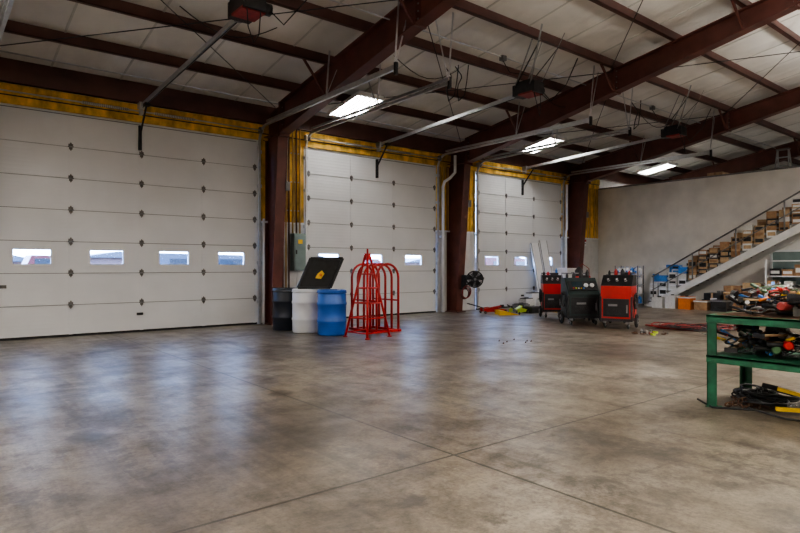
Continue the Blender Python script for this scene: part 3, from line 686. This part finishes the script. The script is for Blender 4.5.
def jack(name,loc,rz,col):
    b=B()
    for sx in(-.13,.13): b.prism([(sx-.01,-.38,.05),(sx-.01,.32,.05),(sx-.01,.34,.15),(sx-.01,.1,.18),(sx-.01,-.38,.11)],(.02,0,0),col)
    b.beam((0,.2,.13),(0,-.28,.20),.08,.05,col); b.cyl((0,-.30,.18),(0,-.30,.24),.06,'dark',14)
    for sx in(-.16,.16): wheel(b,(sx,-.33,.05),.05,.04); wheel(b,(sx,.3,.04),.04,.03)
    b.tube([(0,.28,.15),(0,.5,.22),(0,.8,.30)],.016,'dark',8); b.cyl((0,.05,.12),(0,.30,.12),.04,'gmat',12)
    b.obj(name,loc,rz)
jack('floor_jack',(12.85,11.6,0),1.2,'red'); jack('floor_jack',(13.25,11.0,0),1.9,'lime')
b=B()
for i,(x,y,w,d,h,m) in enumerate(((0,0,.5,.35,.16,'dark'),(.55,.1,.4,.3,.12,'red2'),(.1,.5,.45,.3,.22,'gmat'),(1.05,.35,.4,.35,.34,'label'),(1.5,.6,.35,.35,.40,'card2'),(.9,-.25,.5,.28,.10,'yel'),(.6,.7,.4,.3,.36,'label'),(1.3,1.0,.5,.3,.5,'white'))):
    b.bx(x-w/2,x+w/2,y-d/2,y+d/2,0,h,m); b.bx(x-w/2+.03,x+w/2-.03,y-d/2+.03,y+d/2-.03,h,h+.02,'dark'); b.bx(x-.08,x+.08,y-.015,y+.015,h+.02,h+.05,'gmat')
b.obj('tool_cases',(13.9,11.0,0))
b=B()
for sx in (0,.3): b.prism([(sx,0,0),(sx,.6,0),(sx,.6,.12),(sx,.45,.12)],(.2,0,0),'yel')
b.obj('vehicle_ramps',(12.95,10.65,0),1.0)

b=B(); pts=[]
for i in range(230):
    a=i*.31; r=.16+.34*(i/230)+.10*math.sin(i*.41); pts.append((r*math.cos(a)*1.7+.12*math.sin(i*.13),r*math.sin(a)*1.0+.1*math.cos(i*.17),.013+.07*(1+math.sin(i*.77))/2))
pts+=[(.8,.1,.013),(.95,.4,.013),(.7,.7,.013),(.2,.75,.013)]
b.tube(pts,.015,'red2',6); b.tube([(p[0]*.9+.05,p[1]*1.1-.1,p[2]+.01) for p in pts[::2]],.010,'dark',6); b.obj('air_hose_pile',(12.95,6.0,0),-.9)
b=B()
for i in range(26):
    x,y=random.uniform(-.3,.3),random.uniform(-.3,.3); k=random.random()
    if k<.4: b.cyl((x,y,.001),(x,y,.03),.02,'steel',6); b.cyl((x,y,.03),(x,y,.07),.009,'steel',8)
    elif k<.7: b.box((x,y,.02),(.09,.05,.04),random.choice(('red2','dark','lime')),Matrix.Rotation(x*9,3,'Z'))
    else: b.ring((x,y,.012),.035,.01,'rust',(0,0,1),12,6)
b.obj('scattered_fittings',(11.4,6.1,0))
b=B()
for i in range(7):
    x,y=random.uniform(-.5,.4),random.uniform(-.3,.3); b.cyl((x,y,.001),(x,y,.012),.014,'rust',6); b.cyl((x,y,.012),(x+.01,y,.025),.006,'rust',6)
b.obj('loose_bolts',(8.4,6.9,0))

# ---------------------------------------------------------------- green work bench
BX,BY=-.06,.04
b=B(); x0,x1,ya,yb=5.95+BX,6.80+BX,.65,2.53+BY; T=.887
for x in(x0,x1-.09):
    for y in(ya,yb-.09):
        b.bx(x,x+.09,y,y+.012,0.006,T-.01,'green') if y==ya else b.bx(x,x+.09,yb-.012,yb,0.006,T-.01,'green')
        b.bx(x if x==x0 else x1-.012,x+.012 if x==x0 else x1,y,y+.09,0.006,T-.01,'green')
        b.bx(x-.01,x+.10,y-.01,y+.10,0,.008,'green')
for z,h in((T,.075),(.50,.07)):
    b.bx(x0-.005,x1+.005,ya-.005,yb+.005,z-.02,z,'green')
    b.bx(x0-.005,x0+.008,ya,yb,z-h,z,'green'); b.bx(x1-.008,x1+.005,ya,yb,z-h,z,'green'); b.bx(x0,x1,yb-.008,yb+.005,z-h,z,'green'); b.bx(x0,x1,ya-.005,ya+.008,z-h,z,'green')
b.bx(x0+.05,x1-.05,ya+.05,yb-.05,T,T+.004,'rust')
b.obj('steel_workbench',bev=.003)
def link(b,c,d,u,r,m):
    d=d.normalized(); w=(u-d*u.dot(d)).normalized(); L=r*1.3; pts=[]
    for i in range(12):
        a=2*math.pi*i/12; pts.append(c+d*(math.cos(a)*L)+w*(math.sin(a)*r*.8))
    b.tube(pts,r*.28,m,6,True)
def chain(b,path,m='rust',r=.022):
    pts=[V(p) for p in path]; k=0
    for a,c in zip(pts,pts[1:]):
        d=c-a; n=max(1,int(d.length/(r*1.9)))
        for j in range(n):
            u=V((0,0,1)) if k%2 else V((-d.y,d.x,0.001)); link(b,a+d*(j+.5)/n,d,u+V((.2,.1,.3)),r,m); k+=1
def pile_path(cx,cy,z,R,n,h=.1):
    return [(cx+R*random.uniform(-1,1),cy+R*random.uniform(-1,1),z+.015+h*random.random()*(1-i/n)) for i in range(n)]
def wrench(b,p,a,L,m,tilt=0):
    p=V(p); d=V((math.cos(a),math.sin(a),tilt)).normalized(); b.beam(p,p+d*L,.022,.009,m); b.ring(p-d*.018,.02,.007,m,(0,0,1),14,6)
    e=p+d*L; s=V((-d.y,d.x,0)); 
    for q in(-1,1): b.beam(e+s*q*.008,e+d*.035+s*q*.022,.012,.011,m)
def gun(b,p,a,m='red'):
    p=V(p); d=V((math.cos(a),math.sin(a),0)); b.tube([p-d*.1,p-d*.08,p+d*.04,p+d*.08,p+d*.12],[.030,.042,.040,.030,.020],m,14); b.cyl(p+d*.12,p+d*.17,.014,'steel',8)
    s=V((-d.y,d.x,0)); b.tube([p-d*.03,p-d*.05+s*.09,p-d*.06+s*.17],[.026,.022,.024],'black',10)
def hosecoil(b,x,y,z,R,m,k=3,r=.012):
    for i in range(k): b.ring((x+.01*i,y-.01*i,z+r+.02*i),R-.008*i,r,m,(random.uniform(-.2,.2),random.uniform(-.2,.2),1),20,6)
def clutter(cx,cy,z,rx,ry,n,top):
    b=B()
    for i in range(n):
        x=cx+random.uniform(-rx,rx); y=cy+random.uniform(-ry,ry); a=random.uniform(0,6.28); k=random.random(); zz=z+.012+random.uniform(0,top)
        if k<.30: wrench(b,(x,y,zz),a,random.uniform(.12,.28),random.choice(('steel','rust','steel','dark')),random.uniform(-.1,.45))
        elif k<.42: b.cyl((x,y,zz),(x+.05*math.cos(a),y+.05*math.sin(a),zz+.01),random.uniform(.014,.03),random.choice(('steel','dark','rust')),12)
        elif k<.56: b.beam((x,y,zz),(x+.22*math.cos(a),y+.22*math.sin(a),zz+.07),.03,.02,random.choice(('dark','dgreen','bluep','rust','steel')))
        elif k<.68:
            d=V((math.cos(a),math.sin(a),.3)); p=V((x,y,zz)); b.tube([p,p+d*.1],.014,random.choice(('red','yel','black','bluep','orange')),8); b.cyl(p+d*.1,p+d*.24,.005,'steel',6)
        elif k<.82: b.ring((x,y,zz+.01),random.uniform(.03,.07),.009,random.choice(('dark','rust','steel')),(math.cos(a)*.5,.3,1),16,6)
        elif k<.90: gun(b,(x,y,zz+.04),a,random.choice(('red2','dark','dgreen','steel')))
        else:
            p=V((x,y,zz+.02)); d=V((math.cos(a),math.sin(a),0)); b.tube([p,p+d*.25],.012,'card2',8); b.box(p+d*.27,(.04,.11,.04),'dark',Matrix.Rotation(a,3,'Z'))
    return b
b=clutter(6.34,1.70,T+.006,.30,.74,230,.22)
for i in range(14):
    x,y=6.34+random.uniform(-.22,.3),1.7+random.uniform(-.6,.65); hosecoil(b,x,y,T+.06+random.uniform(0,.14),random.uniform(.07,.13),random.choice(('black','red','black','black')),3,.009)
for i in range(8):
    x,y=6.45+random.uniform(-.2,.2),1.6+random.uniform(-.55,.7); h=random.uniform(.18,.28)
    b.lathe([(.032,0),(.034,.01),(.034,h*.7),(.014,h*.85),(.014,h)],(x,y,T+.006),random.choice(('red','bluep','label','dark','dark')),12)
b.lathe([(.07,0),(.09,.02),(.09,.10),(.06,.14),(.03,.17)],(6.5,2.1,T+.005),'gmat',20); b.cyl((6.42,2.1,T+.09),(6.23,2.0,T+.09),.035,'steel',14)
b.tube([(6.45,2.2,T+.1),(6.25,2.45,T+.16),(6.05,2.42,T+.08),(5.98,2.2,T+.03)],.014,'black',8); b.cyl((6.5,2.1,T+.17),(6.55,1.9,T+.25),.02,'orange',10)
b.obj('bench_hand_tools')
b=clutter(6.34,1.78,.506,.32,.70,170,.20)
for i in range(9):
    x,y=6.34+random.uniform(-.22,.25),1.85+random.uniform(-.55,.5); hosecoil(b,x,y,.55+random.uniform(0,.12),random.uniform(.08,.14),random.choice(('black','dark','dark','red2')),3,.010)
chain(b,[(6.1,2.35,.54),(6.2,2.1,.62),(6.02,1.95,.56),(6.25,1.85,.64),(6.15,2.2,.64),(6.4,2.3,.58),(6.3,2.0,.66),(6.0,2.2,.55)],'dark',.02)
p=V((6.45,2.15,.62)); b.lathe([(.075,-.09),(.085,-.07),(.085,.07),(.075,.09)],p+V((0,0,.07)),'gmat',18,R=Matrix.Rotation(math.pi/2,3,'X')); b.cyl(p+V((0,.09,.07)),p+V((0,.16,.07)),.02,'steel',10)
gun(b,(6.1,1.95,.64),.4,'red')
b.obj('shelf_hand_tools')
b=B(); chain(b,pile_path(6.45,2.35,0,.24,26,.14),'dark',.024); chain(b,pile_path(6.2,2.3,0,.22,16,.08),'rust',.022)
hosecoil(b,6.35,2.3,.05,.16,'black',4,.011); hosecoil(b,6.5,2.15,.03,.15,'dark',4,.012); b.tube([(6.1,2.75,.012),(5.85,2.5,.012),(6.05,2.2,.012),(5.9,1.9,.012),(6.1,1.4,.012)],.010,'black',6)
hosecoil(b,6.25,2.2,.02,.19,'black',4,.010); hosecoil(b,6.55,2.45,.02,.15,'dark',5,.012)
b.obj('chain_pile')
b=B()
b.lathe([(.06,-.07),(.09,-.055),(.09,.055),(.06,.07)],(0,0,.10),'yel',20,R=Matrix.Rotation(math.pi/2,3,'Y')); b.beam((0,0,.14),(.10,.30,.20),.045,.03,'yel'); b.tube([(.10,.3,.20),(.13,.42,.22)],.024,'black',10)
b.tube([(0,-.09,.09),(0,-.16,.09),(.03,-.22,.07),(-.03,-.26,.05),(-.08,-.22,.04)],.013,'dark',8); b.beam((-.09,-.05,.05),(-.1,.35,.05),.05,.03,'yel'); b.box((-.2,.1,.045),(.12,.14,.085),'yel')
chain(b,[(0,0,.03),(.2,-.1,.03),(.3,.1,.03),(.1,.25,.03),(-.1,.2,.1),(-.2,0,.1),(-.1,-.1,.12)],'steel',.02)
b.obj('lever_chain_hoist',(6.33,1.78,0),.5)

# ---------------------------------------------------------------- exterior
b=B(); b.bx(-80,120,YW+.31,160,-.3,-.05,'asphalt'); b.obj('exterior_ground')
b=B()
for i in range(14):
    x=-40+i*11+random.uniform(-2,2); w=random.uniform(5,8); h=random.uniform(1.6,2.6)
    b.bx(x,x+w,70,78,-.05,h,'bldg'); b.prism([(x-.3,69.5,h),(x+w/2,69.5,h+.7),(x+w+.3,69.5,h)],(0,9,0),'cargrey')
b.obj('exterior_buildings')
def vehicle(name,x,y,m,van):
    b=B(); z=-.05
    if van: prof=[(-2.6,.35),(2.6,.35),(2.6,1.0),(2.1,1.15),(1.5,1.95),(-2.5,2.0),(-2.6,1.7)]
    else: prof=[(-2.7,.4),(2.7,.4),(2.7,1.05),(1.5,1.15),(.9,1.82),(-.6,1.85),(-.9,1.15),(-2.7,1.12)]
    b.prism([(px,-.9,pz+z) for px,pz in prof],(0,1.8,0),m)
    for (a,c,e,f) in (((-.5,.8,1.22,1.72),) if not van else ((.4,1.5,1.2,1.75),(-1.9,-.2,1.2,1.75))): b.bx(a,c,-.915,-.9,e+z,f+z,'carglass')
    for wx in (-1.7,1.7): wheel(b,(wx,-.88,.36+z),.36,.2,V((0,1,0)))
    for wx in (-1.7,1.7): wheel(b,(wx,.88,.36+z),.36,.2,V((0,1,0)))
    b.obj(name,(x,y,0))
vehicle('pickup_truck',4.0,28,'carred',False); vehicle('cargo_van',10.6,28,'cargrey',True); vehicle('pickup_truck',19.5,28,'carred',False); vehicle('cargo_van',32,28,'carred',True)

# ---------------------------------------------------------------- world & camera
w=bpy.data.worlds.new('sky'); bpy.context.scene.world=w; w.use_nodes=True; t=w.node_tree; bg=t.nodes['Background']
tc=t.nodes.new('ShaderNodeTexCoord'); sp=t.nodes.new('ShaderNodeSeparateXYZ'); r=t.nodes.new('ShaderNodeValToRGB')
r.color_ramp.elements[0].color=(.42,.60,1,1); r.color_ramp.elements[1].color=(.22,.42,1,1); r.color_ramp.elements[1].position=.6
t.links.new(tc.outputs['Generated'],sp.inputs[0]); t.links.new(sp.outputs[2],r.inputs[0]); t.links.new(r.outputs[0],bg.inputs['Color']); bg.inputs['Strength'].default_value=28
cd=bpy.data.cameras.new('camera'); co=bpy.data.objects.new('camera',cd); bpy.context.collection.objects.link(co)
cd.sensor_width=36; cd.lens=592/800*36; cd.clip_end=500
co.location=(0,0,1.35); co.rotation_euler=(math.pi/2,0,-math.atan2(.630,.777)); bpy.context.scene.camera=co
vs=bpy.context.scene.view_settings
vs.view_transform='AgX'; vs.look='AgX - Medium High Contrast'
